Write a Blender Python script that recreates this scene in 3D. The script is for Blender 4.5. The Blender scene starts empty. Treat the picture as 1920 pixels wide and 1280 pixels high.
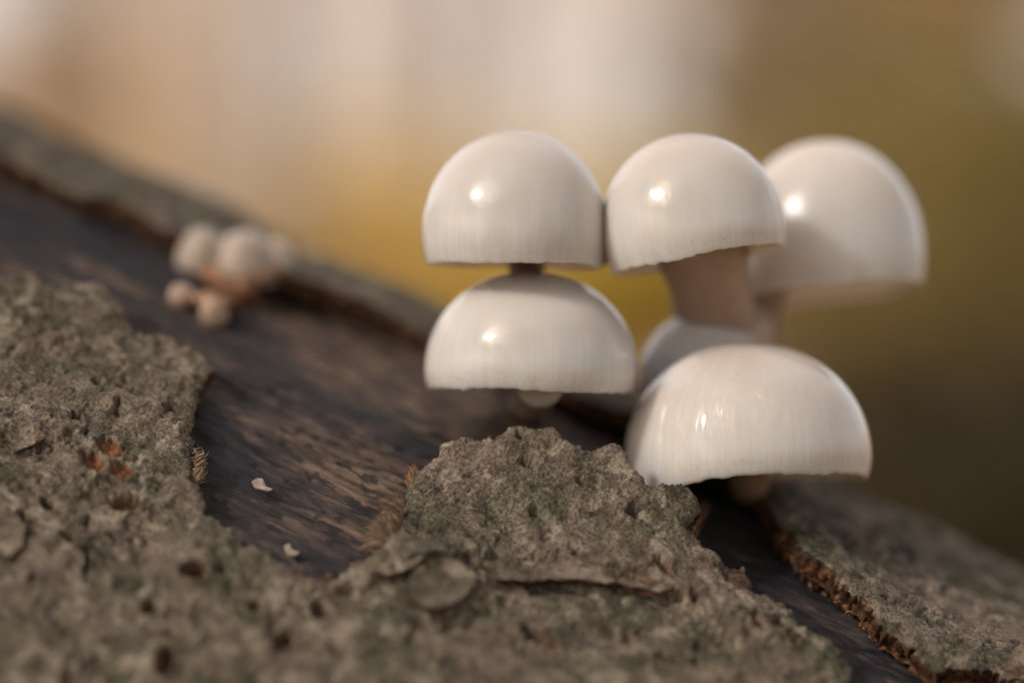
import bpy, math, random
import numpy as np
from mathutils import Vector, Matrix, Euler

# ------------------------------------------------------------------ camera, sky, sun, exposure
SC = bpy.context.scene
COL = SC.collection
LENS, SENSOR = 100.0, 36.0
WF = 0.16                                  # metres across the frame at the plane of focus
D = WF * LENS / SENSOR                     # distance camera - focus plane
K = WF / 1920.0                            # metres per photo pixel at the plane of focus
cam = bpy.data.cameras.new('camera')
cam.lens, cam.sensor_width = LENS, SENSOR
cam.clip_start, cam.clip_end = 0.01, 2000
cam.dof.use_dof = True
cam.dof.focus_distance = D
cam.dof.aperture_fstop = 3.35
cam.dof.aperture_blades = 0
camo = bpy.data.objects.new('camera', cam)
camo.location = (0, -D, 0)
camo.rotation_euler = (math.radians(90), 0, 0)
COL.objects.link(camo)
SC.camera = camo

SUN_DIR = Vector((-0.68, -0.46, 0.57)).normalized()      # towards the sun
SUN_EL = math.asin(SUN_DIR.z)
SUN_ROT = math.atan2(SUN_DIR.x, SUN_DIR.y)
world = bpy.data.worlds.new('World')
SC.world = world
world.use_nodes = True
wn = world.node_tree
bg = wn.nodes['Background']
sky = wn.nodes.new('ShaderNodeTexSky')
sky.sky_type = 'NISHITA'
sky.sun_disc = False
sky.sun_elevation = SUN_EL
sky.sun_rotation = SUN_ROT
sky.air_density, sky.dust_density, sky.ozone_density = 1.0, 8.0, 1.0
cloud = wn.nodes.new('ShaderNodeMix'); cloud.data_type = 'RGBA'      # high pale overcast in front of the clear sky
cloud.inputs[0].default_value = 0.50
cloud.inputs[7].default_value = (7.6, 7.0, 6.6, 1)
wn.links.new(sky.outputs[0], cloud.inputs[6])
wn.links.new(cloud.outputs[2], bg.inputs[0])
bg.inputs[1].default_value = 0.13
sun = bpy.data.lights.new('sun', 'SUN')
sun.energy, sun.angle, sun.color = 0.75, math.radians(3.0), (1.0, 0.95, 0.90)
suno = bpy.data.objects.new('sun', sun)
suno.rotation_euler = (-SUN_DIR).to_track_quat('-Z', 'Y').to_euler()
suno.location = SUN_DIR * 20
COL.objects.link(suno)
SC.view_settings.view_transform = 'Standard'
SC.view_settings.look = 'None'
SC.view_settings.exposure = 0.86
SC.view_settings.gamma = 1.0
SC.view_settings.use_curve_mapping = False
SC.cycles.use_denoising = True
SC.cycles.max_bounces = 8
SC.cycles.transparent_max_bounces = 16

# ------------------------------------------------------------------ helpers
rng = np.random.default_rng(7)


def px(x, y, Y=0.0):
    """photo pixel -> point at depth Y behind the plane of focus"""
    f = (D + Y) / D
    return Vector(((x - 960) * K * f, Y, (640 - y) * K * f))


def perlin(x, y, seed=0):
    xi = np.floor(x).astype(np.int64); yi = np.floor(y).astype(np.int64)
    xf = x - xi; yf = y - yi

    def g(ix, iy, dx, dy):
        h = (ix * 374761393 + iy * 668265263 + seed * 974634777) & 0xFFFFFFFF
        h = ((h ^ (h >> 13)) * 1274126177) & 0xFFFFFFFF
        h = (h ^ (h >> 16)) & 0xFFFF
        a = h * (2 * math.pi / 65536.0)
        return np.cos(a) * dx + np.sin(a) * dy
    u = xf * xf * xf * (xf * (xf * 6 - 15) + 10); v = yf * yf * yf * (yf * (yf * 6 - 15) + 10)
    a = g(xi, yi, xf, yf); b = g(xi + 1, yi, xf - 1, yf)
    c = g(xi, yi + 1, xf, yf - 1); d = g(xi + 1, yi + 1, xf - 1, yf - 1)
    return (a + u * (b - a)) * (1 - v) + (c + u * (d - c)) * v


def fbm(x, y, seed=0, octs=4, gain=0.5):
    s = 0.0; a = 1.0
    for o in range(octs):
        s = s + a * perlin(x * 2 ** o + 13.7 * o, y * 2 ** o + 7.3 * o, seed + o * 17)
        a *= gain
    return s * 1.5


def sstep(a, b, x):
    t = np.clip((x - a) / (b - a), 0, 1)
    return t * t * (3 - 2 * t)


def sdf_poly(X, Y, poly):
    """signed distance to a closed polygon, negative inside"""
    P = np.asarray(poly, float); Q = np.roll(P, -1, 0)
    best = np.full(X.shape, 1e9); ins = np.zeros(X.shape, bool)
    for (ax, ay), (bx, by) in zip(P, Q):
        ex, ey = bx - ax, by - ay
        t = np.clip(((X - ax) * ex + (Y - ay) * ey) / (ex * ex + ey * ey + 1e-18), 0, 1)
        best = np.minimum(best, (X - ax - t * ex) ** 2 + (Y - ay - t * ey) ** 2)
        if ay != by:
            cr = ((ay > Y) != (by > Y)) & (X < ax + (Y - ay) * ex / (by - ay))
            ins ^= cr
    d = np.sqrt(best)
    return np.where(ins, -d, d)


def mesh_np(name, verts, faces, mat=None, parent=None, smooth=True, attrs=None, vec=None):
    """faces: (n,4) or (n,3) array, or list of such arrays"""
    if not isinstance(faces, list):
        faces = [faces]
    faces = [np.asarray(f, np.int32) for f in faces if len(f)]
    me = bpy.data.meshes.new(name)
    verts = np.asarray(verts, np.float32)
    me.vertices.add(len(verts)); me.vertices.foreach_set('co', verts.ravel())
    loops = np.concatenate([f.ravel() for f in faces])
    tot = np.concatenate([np.full(len(f), f.shape[1], np.int32) for f in faces])
    start = np.concatenate([[0], np.cumsum(tot)[:-1]]).astype(np.int32)
    me.loops.add(len(loops)); me.loops.foreach_set('vertex_index', loops)
    me.polygons.add(len(tot)); me.polygons.foreach_set('loop_start', start)
    me.polygons.foreach_set('loop_total', tot)
    me.polygons.foreach_set('use_smooth', np.full(len(tot), smooth))
    for k, a in (attrs or {}).items():
        at = me.attributes.new(k, 'FLOAT', 'POINT'); at.data.foreach_set('value', np.asarray(a, np.float32))
    for k, a in (vec or {}).items():
        at = me.attributes.new(k, 'FLOAT_VECTOR', 'POINT'); at.data.foreach_set('vector', np.asarray(a, np.float32).ravel())
    me.update(calc_edges=True); me.validate()
    o = bpy.data.objects.new(name, me)
    COL.objects.link(o)
    if mat: me.materials.append(mat)
    if parent: o.parent = parent
    return o


def empty(name, loc=(0, 0, 0), label=None, cat=None, group=None):
    o = bpy.data.objects.new(name, None)
    o.empty_display_size = 0.01
    o.location = loc
    COL.objects.link(o)
    tag(o, label, cat, group)
    return o


def tag(o, label=None, cat=None, group=None, kind=None):
    if label: o['label'] = label
    if cat: o['category'] = cat
    if group: o['group'] = group
    if kind: o['kind'] = kind
    return o


def grid_faces(nu, nv, wrap_u=False):
    i = np.arange(nu if wrap_u else nu - 1)[:, None]; j = np.arange(nv - 1)[None, :]
    i2 = (i + 1) % nu
    return np.stack([i * nv + j, i2 * nv + j, i2 * nv + j + 1, i * nv + j + 1], -1).reshape(-1, 4)


def tube(path, radii, n=16, wob=0.0, seed=0):
    """tapered tube along a list of points; returns verts, quads (ends closed by collapsed rings)"""
    P = [Vector(p) for p in path]
    V = []; up = Vector((0.13, 0.97, 0.21)).normalized()
    m = len(P)
    for i in range(m):
        t = (P[min(i + 1, m - 1)] - P[max(i - 1, 0)]).normalized()
        a = t.cross(up)
        if a.length < 1e-3: a = t.cross(Vector((1, 0, 0)))
        a.normalize(); b = t.cross(a).normalized()
        for k in range(n):
            f = 2 * math.pi * k / n
            r = radii[i] * (1 + wob * math.sin(3 * f + seed + i * 0.3) + wob * 0.6 * math.sin(5 * f + i * 0.7 + seed * 2))
            V.append(P[i] + a * (math.cos(f) * r) + b * (math.sin(f) * r))
    F = []
    for i in range(m - 1):
        for k in range(n):
            k2 = (k + 1) % n
            F.append((i * n + k, i * n + k2, (i + 1) * n + k2, (i + 1) * n + k))
    return V, F


def bez(p0, p1, p2, p3, n):
    out = []
    for i in range(n):
        t = i / (n - 1)
        out.append(p0 * (1 - t) ** 3 + p1 * 3 * t * (1 - t) ** 2 + p2 * 3 * t * t * (1 - t) + p3 * t ** 3)
    return out


# ------------------------------------------------------------------ material helpers
class Nt:
    def __init__(s, name):
        s.m = bpy.data.materials.new(name); s.m.use_nodes = True
        s.t = s.m.node_tree; s.n = s.t.nodes
        s.b = s.n['Principled BSDF']

    def new(s, typ, **kw):
        n = s.n.new(typ)
        for k, v in kw.items():
            if k.startswith('i_'):
                n.inputs[k[2:].replace('_', ' ')].default_value = v
            else:
                setattr(n, k, v)
        return n

    def link(s, a, b): s.t.links.new(a, b)

    def attr(s, name, out='Fac'):
        return s.new('ShaderNodeAttribute', attribute_name=name).outputs[out]

    def noise(s, co, scale, detail=4, rough=0.55, dist=0.0):
        n = s.new('ShaderNodeTexNoise')
        n.inputs['Scale'].default_value = scale; n.inputs['Detail'].default_value = detail
        n.inputs['Roughness'].default_value = rough; n.inputs['Distortion'].default_value = dist
        if co is not None: s.link(co, n.inputs['Vector'])
        return n.outputs['Fac']

    def vor(s, co, scale, out='Distance', feature='F1'):
        n = s.new('ShaderNodeTexVoronoi', feature=feature)
        n.inputs['Scale'].default_value = scale
        if co is not None: s.link(co, n.inputs['Vector'])
        return n.outputs[out]

    def ramp(s, fac, stops):
        n = s.new('ShaderNodeValToRGB')
        e = n.color_ramp.elements
        while len(e) < len(stops): e.new(0.5)
        for el, (p, c) in zip(e, stops):
            el.position = p
            el.color = (c, c, c, 1) if not hasattr(c, '__len__') else (*c, 1)
        s.link(fac, n.inputs[0])
        return n.outputs[0]

    def mix(s, fac, a, b, mode='MIX'):
        n = s.new('ShaderNodeMix', data_type='RGBA', blend_type=mode)
        for sock, v in ((n.inputs[0], fac), (n.inputs[6], a), (n.inputs[7], b)):
            if isinstance(v, (int, float)): sock.default_value = v
            elif isinstance(v, (tuple, list)): sock.default_value = (*v, 1)
            else: s.link(v, sock)
        return n.outputs[2]

    def math(s, op, a, b=0.0, clamp=False):
        n = s.new('ShaderNodeMath', operation=op, use_clamp=clamp)
        for sock, v in ((n.inputs[0], a), (n.inputs[1], b)):
            if isinstance(v, (int, float)): sock.default_value = v
            else: s.link(v, sock)
        return n.outputs[0]

    def scale(s, co, v):
        n = s.new('ShaderNodeVectorMath', operation='MULTIPLY')
        s.link(co, n.inputs[0]); n.inputs[1].default_value = v
        return n.outputs[0]

    def bump(s, h, dist, strength=1.0, normal=None):
        n = s.new('ShaderNodeBump')
        n.inputs['Strength'].default_value = strength
        n.inputs['Distance'].default_value = dist
        s.link(h, n.inputs['Height'])
        if normal: s.link(normal, n.inputs['Normal'])
        return n.outputs[0]


def simple_mat(name, col, rough=0.8, var=0.3, scale=20.0, transl=0.0):
    t = Nt(name)
    co = t.new('ShaderNodeTexCoord').outputs['Object']
    f = t.noise(co, scale, 3)
    dk = tuple(c * (1 - var) for c in col); lt = tuple(min(1, c * (1 + var)) for c in col)
    c = t.ramp(f, [(0.3, dk), (0.7, lt)])
    t.link(c, t.b.inputs['Base Color'])
    t.b.inputs['Roughness'].default_value = rough
    if transl > 0:
        tr = t.new('ShaderNodeBsdfTranslucent'); t.link(c, tr.inputs[0])
        mx = t.new('ShaderNodeMixShader'); mx.inputs[0].default_value = transl
        t.link(t.b.outputs[0], mx.inputs[1]); t.link(tr.outputs[0], mx.inputs[2])
        t.link(mx.outputs[0], t.n['Material Output'].inputs[0])
    return t.m


def bark_material():
    t = Nt('bark')
    co = t.attr('logco', 'Vector')
    tint = t.attr('tint'); pit = t.attr('pit'); edge = t.attr('edge'); hgt = t.attr('hgt'); red = t.attr('red')
    big = t.noise(co, 70, 4, 0.6)
    med = t.noise(co, 330, 5, 0.65, 0.4)
    fine = t.noise(co, 1900, 4, 0.7)
    base = t.ramp(med, [(0.32, (0.033, 0.026, 0.018)), (0.44, (0.105, 0.082, 0.060)),
                        (0.55, (0.149, 0.117, 0.091)), (0.70, (0.276, 0.227, 0.181))])
    olive = t.ramp(med, [(0.32, (0.021, 0.020, 0.010)), (0.50, (0.056, 0.052, 0.030)), (0.70, (0.149, 0.136, 0.088))])
    c = t.mix(t.ramp(big, [(0.44, 0.0), (0.60, 0.9)]), base, olive)
    c = t.mix(t.math('MULTIPLY', tint, 0.5), c, t.ramp(med, [(0.35, (0.063, 0.043, 0.034)), (0.68, (0.270, 0.200, 0.163))]))                     # pinkish grey patches
    c = t.mix(t.ramp(fine, [(0.40, 0.8), (0.50, 0.0)]), c, (0.021, 0.017, 0.012))
    c = t.mix(t.ramp(fine, [(0.55, 0.0), (0.70, 0.6)]), c, (0.333, 0.289, 0.230))
    lich = t.math('MULTIPLY', t.ramp(t.noise(co, 210, 5, 0.65, 0.5), [(0.53, 0.0), (0.60, 0.75)]), t.ramp(t.noise(co, 60, 3), [(0.40, 0.0), (0.55, 1.0)]))
    c = t.mix(lich, c, t.ramp(fine, [(0.35, (0.131, 0.110, 0.083)), (0.62, (0.380, 0.329, 0.258))]))      # pale crust of lichen
    sp = t.vor(co, 620)                                           # dark lichen specks
    spm = t.math('MULTIPLY', t.ramp(sp, [(0.10, 1.0), (0.24, 0.0)]), t.ramp(t.noise(co, 110, 3), [(0.50, 0.0), (0.60, 0.9)]))
    c = t.mix(spm, c, (0.019, 0.017, 0.013))
    c = t.mix(t.math('MULTIPLY', red, 0.85), c, t.ramp(med, [(0.35, (0.029, 0.013, 0.010)), (0.65, (0.084, 0.041, 0.032))]))
    inner = t.ramp(t.noise(co, 900, 4, 0.7), [(0.30, (0.026, 0.014, 0.007)), (0.5, (0.152, 0.061, 0.026)), (0.72, (0.366, 0.163, 0.077))])
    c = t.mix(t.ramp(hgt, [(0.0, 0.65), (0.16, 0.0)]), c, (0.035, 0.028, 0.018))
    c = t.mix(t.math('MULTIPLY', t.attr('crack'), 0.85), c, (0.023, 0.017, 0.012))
    c = t.mix(pit, c, inner)
    rim = t.ramp(t.noise(co, 700, 5, 0.75), [(0.36, (0.012, 0.007, 0.007)), (0.52, (0.071, 0.031, 0.014)), (0.70, (0.335, 0.157, 0.062))])
    c = t.mix(edge, c, rim)
    t.link(c, t.b.inputs['Base Color'])
    t.b.inputs['Roughness'].default_value = 0.78
    t.b.inputs['Specular IOR Level'].default_value = 0.35
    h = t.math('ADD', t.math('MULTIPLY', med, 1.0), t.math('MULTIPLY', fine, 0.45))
    nb = t.bump(h, 0.0004, 0.7)
    nb = t.bump(t.noise(co, 5200, 3, 0.7), 0.00012, 0.7, nb)
    t.link(nb, t.b.inputs['Normal'])
    return t.m


def wood_material():
    t = Nt('bare_wood')
    co = t.attr('logco', 'Vector')
    st = t.scale(co, (0.16, 1.0, 1.0))
    st2 = t.scale(co, (0.20, 1.0, 1.0))
    dark = t.attr('dark')
    g1 = t.noise(st, 260, 6, 0.65, 0.8)
    g2 = t.noise(st2, 620, 6, 0.72, 0.5)
    blot = t.noise(st2, 75, 4, 0.6, 0.6)
    brown = t.ramp(g2, [(0.36, (0.012, 0.010, 0.010)), (0.48, (0.072, 0.048, 0.036)), (0.66, (0.215, 0.150, 0.112))])
    black = t.ramp(g2, [(0.30, (0.006, 0.006, 0.009)), (0.55, (0.022, 0.021, 0.028)), (0.75, (0.070, 0.050, 0.045))])
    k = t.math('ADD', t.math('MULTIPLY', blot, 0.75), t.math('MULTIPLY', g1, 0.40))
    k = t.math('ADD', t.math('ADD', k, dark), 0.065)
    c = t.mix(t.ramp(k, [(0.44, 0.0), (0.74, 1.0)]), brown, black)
    spots = t.ramp(t.noise(t.scale(co, (0.5, 1.0, 1.0)), 520, 4, 0.6), [(0.40, 0.85), (0.47, 0.0)])
    c = t.mix(spots, c, (0.012, 0.011, 0.013))
    pale = t.math('MULTIPLY', t.ramp(t.noise(st2, 420, 4, 0.6), [(0.66, 0.0), (0.74, 0.8)]), 1.0)
    c = t.mix(pale, c, (0.26, 0.17, 0.125))
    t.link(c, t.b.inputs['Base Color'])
    t.link(t.ramp(g2, [(0.3, 0.58), (0.7, 0.82)]), t.b.inputs['Roughness'])
    t.b.inputs['Specular IOR Level'].default_value = 0.3
    h = t.math('ADD', g2, t.math('MULTIPLY', g1, 0.8))
    t.link(t.bump(h, 0.0005, 0.6), t.b.inputs['Normal'])
    return t.m


def cap_material(name, warm, seed, wet=0.0, grey=0.0, depth=0.0045, rimc=(0.635, 0.605, 0.595), coat_r=0.02):
    t = Nt(name)
    phi = t.attr('phi'); v = t.attr('vv')
    cmb = t.new('ShaderNodeCombineXYZ')
    t.link(phi, cmb.inputs[0]); t.link(v, cmb.inputs[1]); cmb.inputs[2].default_value = seed * 3.7
    co = cmb.outputs[0]
    stri = t.noise(t.scale(co, (7.5, 0.7, 1.0)), 2.6, 4, 0.6, 0.35)      # gills showing through near the rim
    soft = t.noise(t.scale(co, (1.2, 2.0, 1.0)), 1.6, 3, 0.55)
    top = tuple(a * (1 - grey) + b * grey for a, b in zip(warm, (0.52, 0.47, 0.445)))
    c = t.mix(t.ramp(v, [(0.10, 0.0), (0.85, 1.0)]), top, rimc)
    c = t.mix(t.math('MULTIPLY', t.ramp(soft, [(0.35, 0.0), (0.7, 1.0)]), 0.35), c, (0.57, 0.48, 0.42))
    sm = t.math('MULTIPLY', t.ramp(v, [(0.50, 0.0), (0.95, 1.0)]), t.ramp(stri, [(0.40, 0.60), (0.62, 0.0)]))
    c = t.mix(t.math('MULTIPLY', sm, 0.46), c, (0.47, 0.405, 0.36))
    sc = t.noise(t.scale(co, (13.0, 9.0, 1.0)), 2.5, 4, 0.65)                 # scalloped grey line above the margin
    edge = t.math('MULTIPLY', t.ramp(v, [(0.90, 0.0), (0.945, 1.0)]), t.ramp(v, [(0.965, 1.0), (0.985, 0.0)]))
    c = t.mix(t.math('MULTIPLY', t.math('MULTIPLY', edge, t.ramp(sc, [(0.46, 0.0), (0.66, 1.0)])), 0.35), c, (0.40, 0.35, 0.32))
    spk = t.math('MULTIPLY', t.ramp(t.vor(t.scale(co, (5, 5, 1)), 3.2), [(0.018, 1.0), (0.035, 0.0)]), 0.8)
    c = t.mix(spk, c, (0.16, 0.10, 0.07))
    t.link(c, t.b.inputs['Base Color'])
    t.b.inputs['Subsurface Weight'].default_value = 1.0
    t.b.inputs['Subsurface Radius'].default_value = (1.0, 0.75, 0.55)
    t.b.inputs['Subsurface Scale'].default_value = depth * 1.5
    t.b.inputs['Roughness'].default_value = 0.5
    t.b.inputs['Specular IOR Level'].default_value = 0.06
    t.b.inputs['IOR'].default_value = 1.40
    t.b.inputs['Coat Weight'].default_value = 0.9
    t.b.inputs['Coat Roughness'].default_value = coat_r
    t.b.inputs['Coat IOR'].default_value = 1.5
    wv = t.math('MULTIPLY', stri, t.ramp(v, [(0.40, 0.0), (1.0, 1.0)]))
    nb = t.bump(wv, 0.00016, 0.5)
    t.link(nb, t.b.inputs['Normal'])
    slime = t.noise(t.scale(co, (4.2, 3.0, 1.0)), 2.2, 3, 0.5, 0.8)
    cn = t.bump(slime, 0.0010, 0.11)
    if wet > 0:
        wm = t.attr('wet')
        dr = t.noise(t.scale(co, (3.6, 1.3, 1.0)), 2.3, 3, 0.5, 1.1)
        dr = t.math('ADD', t.ramp(dr, [(0.40, 0.0), (0.52, 1.0)]), t.math('MULTIPLY', dr, 0.6))
        cn = t.bump(t.math('MULTIPLY', wm, dr), 0.00036 * wet, 1.0, cn)
    t.link(cn, t.b.inputs['Coat Normal'])
    return t.m


def flesh_material(name, a, b, rough=0.5, sss=0.6):
    t = Nt(name)
    co = t.new('ShaderNodeTexCoord').outputs['Object']
    f = t.noise(co, 300, 4, 0.6)
    lo = t.attr('base')
    c = t.ramp(f, [(0.3, tuple(x * 0.8 for x in a)), (0.7, a)])
    c = t.mix(lo, c, b)
    t.link(c, t.b.inputs['Base Color'])
    t.b.inputs['Subsurface Weight'].default_value = sss
    t.b.inputs['Subsurface Radius'].default_value = (1.0, 0.6, 0.4)
    t.b.inputs['Subsurface Scale'].default_value = 0.002
    t.b.inputs['Roughness'].default_value = rough
    t.link(t.bump(t.noise(t.scale(co, (1, 1, 0.25)), 900, 3), 0.0003, 0.6), t.b.inputs['Normal'])
    return t.m


# ------------------------------------------------------------------ the forest floor
FLOOR_Z = -0.42


def floor_h(x, y):
    x = np.asarray(x, float); y = np.asarray(y, float)
    back = np.clip(y - 4.0, 0, None)
    h = 0.055 * back + 0.00025 * back ** 2 * (back < 60) + np.where(back >= 60, 0.9 + 0.0 * back, 0)
    n = fbm(x * 0.35, y * 0.35, 5, 3) * 0.10 * np.clip((np.hypot(x, y) - 0.8) / 2, 0, 1)
    big = fbm(x * 0.03, y * 0.03, 9, 3) * 0.8 * np.clip((np.hypot(x, y) - 15) / 40, 0, 1)
    return FLOOR_Z + h + n + big


def litter_material():
    t = Nt('leaf_litter_ground')
    co = t.new('ShaderNodeTexCoord').outputs['Object']
    a = t.vor(co, 22, 'Color')
    f = t.new('ShaderNodeSeparateColor'); t.link(a, f.inputs[0])
    c = t.ramp(f.outputs[0], [(0.0, (0.12, 0.07, 0.03)), (0.35, (0.32, 0.19, 0.07)), (0.7, (0.55, 0.36, 0.13)), (1.0, (0.62, 0.45, 0.22))])
    m = t.noise(co, 0.9, 4)
    c = t.mix(t.ramp(m, [(0.42, 0.0), (0.62, 0.7)]), c, (0.10, 0.065, 0.03))
    t.link(c, t.b.inputs['Base Color'])
    t.b.inputs['Roughness'].default_value = 0.85
    t.link(t.bump(t.vor(co, 22), 0.02, 0.7), t.b.inputs['Normal'])
    return t.m


def build_floor():
    nr, na = 90, 144
    r = np.concatenate([[0.0], np.geomspace(0.15, 900, nr - 1)])
    a = np.arange(na) * 2 * math.pi / na
    X = np.outer(np.cos(a), r); Y = np.outer(np.sin(a), r)
    V = np.stack([X, Y, floor_h(X, Y)], -1).reshape(-1, 3)
    o = mesh_np('forest_floor', V, grid_faces(na, nr, True), litter_material())
    tag(o, 'brown forest floor of fallen autumn leaves', 'ground', kind='structure')


build_floor()

# ------------------------------------------------------------------ the log
TILT = math.radians(24.4)
YAW = 0.26                                                # the log comes closer to the right
AX = np.array([math.cos(TILT), -YAW, -math.sin(TILT)]) / math.hypot(1, YAW)       # along the log, down to the right
NN = np.array([math.sin(TILT), 0, math.cos(TILT)])        # up, across the log
YY = np.array([YAW * math.cos(TILT), 1.0, -YAW * math.sin(TILT)]) / math.hypot(1, YAW)
RB = 0.130                                                # outer bark radius
TB = 0.0032                                               # bark thickness
RW = RB - TB                                              # bare wood radius
YC = 0.079
CN = -RB - 0.0005                                         # axis height across the log


def cyl(u, th, r):
    """log coordinates: u along, th angle from the crest towards the camera, r radius"""
    n = CN + r * np.cos(th); y = YC - r * np.sin(th)
    return u[..., None] * AX + n[..., None] * NN + y[..., None] * YY


U_T0 = math.radians(39.7)


def lift_fn(u, th):
    """how far the front bark has peeled off the wood"""
    arc = (U_T0 - th) * RB
    w = sstep(-0.022, -0.004, u) * (1 - sstep(0.016, 0.052, u))
    l = 0.0100 * np.clip(arc / 0.0195, 0, 1.35) ** 1.5 * w
    l = l + 0.0012 * np.clip(arc / 0.012, 0, 1.5) ** 2 * (1 - w)
    return np.clip(l, 0, 0.015)


def pix2log(x, y, r=RB, lift=False):
    """photo pixel -> (u, th) where its ray meets the log"""
    d = np.array([(x - 960) * K, D, (640 - y) * K])
    n1, y1, u1 = d @ NN, d @ YY, d @ AX
    yc, uc = -D * YY[1], -D * AX[1]
    rr = r; th = 0.7; u = 0.0
    for it in range(40 if lift else 1):
        # camera sits at n=0, y=yc, u=uc ; point = camera + s*d
        a = n1 * n1 + y1 * y1; b = 2 * (n1 * (-CN) + y1 * (yc - YC)); c = CN * CN + (yc - YC) ** 2 - rr * rr
        disc = b * b - 4 * a * c
        if disc < 0: disc = 0.0
        s = (-b - math.sqrt(disc)) / (2 * a)
        n = s * n1 - CN; yv = s * y1 + yc - YC; u = s * u1 + uc
        th = math.atan2(-yv, n)
        if lift:
            rr = 0.6 * rr + 0.4 * (r + float(lift_fn(np.array(u), np.array(th))))
    return u, th


def to_poly(pts, lift=False, r=RB):
    out = []
    for x, y in pts:
        u, th = pix2log(x, y, r, lift)
        out.append((u, th * RB))
    return out


def nonuniform(a, b, c, d, step, coarse):
    """coarse from a to b, fine from b to c, coarse from c to d"""
    return np.concatenate([np.arange(a, b, coarse), np.arange(b, c, step), np.arange(c, d + coarse, coarse)])


log = empty('fallen_log', (0, YC, -0.17), 'decaying fallen log with grey cracked bark peeling off dark bare wood', 'log')
LOG_INV = Matrix.Translation(-Vector(log.location))
BARK = bark_material()
WOOD = wood_material()


def local(V):
    return V - np.array(log.location)


def build_wood():
    u = nonuniform(-1.3, -0.115, 0.115, 0.85, 0.0005, 0.02)
    f0, f1 = math.radians(-10), math.radians(58)
    th = np.concatenate([np.arange(f0, f1, 0.0005 / RW), np.linspace(f1, f0 + 2 * math.pi, 60)[:-1]])
    U, T = np.meshgrid(u, th, indexing='ij')
    A = T * RB
    h = 0.0012 * fbm(U * 18, A * 60, 31, 3) + 0.00032 * fbm(U * 60, A * 300, 33, 3) + 0.00010 * fbm(U * 260, A * 1500, 35, 2)
    # cracks and little beetle channels along the grain
    cr = fbm(U * 35, A * 260, 41, 3)
    h = h - 0.0007 * np.exp(-(cr / 0.05) ** 2) * sstep(0.0, 0.25, fbm(U * 25, A * 40, 43, 2))
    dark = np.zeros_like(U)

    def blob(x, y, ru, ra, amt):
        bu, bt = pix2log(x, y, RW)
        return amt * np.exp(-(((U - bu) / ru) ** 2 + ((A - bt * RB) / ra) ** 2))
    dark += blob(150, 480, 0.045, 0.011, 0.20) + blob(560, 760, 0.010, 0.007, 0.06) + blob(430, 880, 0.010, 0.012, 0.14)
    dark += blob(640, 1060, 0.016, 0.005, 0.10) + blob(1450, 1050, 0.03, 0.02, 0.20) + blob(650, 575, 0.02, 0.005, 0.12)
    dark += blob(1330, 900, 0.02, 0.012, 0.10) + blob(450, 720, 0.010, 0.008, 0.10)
    dark += -blob(740, 685, 0.024, 0.010, 0.55) - blob(640, 900, 0.015, 0.010, 0.15) - blob(860, 765, 0.024, 0.010, 0.45) - blob(190, 520, 0.014, 0.0022, 0.30)  # paler brown wood; the colour also offsets the ivory cap's shadow
    R = RW + h
    V = cyl(U, T, R).reshape(-1, 3)
    nu, nv = U.shape
    F = grid_faces(nu, nv)[:, ::-1]
    i = np.arange(nu - 1)
    F2 = np.stack([i * nv + nv - 1, (i + 1) * nv + nv - 1, (i + 1) * nv, i * nv], -1)[:, ::-1]
    # end caps
    c0, c1 = len(V), len(V) + 1
    V = np.vstack([V, cyl(np.array([u[0], u[-1]]), np.zeros(2), np.zeros(2))])
    j = np.arange(nv); j2 = (j + 1) % nv
    T0 = np.stack([np.full(nv, c0), j, j2], -1); T1 = np.stack([np.full(nv, c1), (nu - 1) * nv + j2, (nu - 1) * nv + j], -1)
    ext = lambda a: np.concatenate([a.ravel(), [0, 0]])
    lc = np.vstack([np.stack([U, A, R], -1).reshape(-1, 3), np.zeros((2, 3))])
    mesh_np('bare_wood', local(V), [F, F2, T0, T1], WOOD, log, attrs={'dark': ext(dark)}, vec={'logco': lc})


build_wood()


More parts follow.
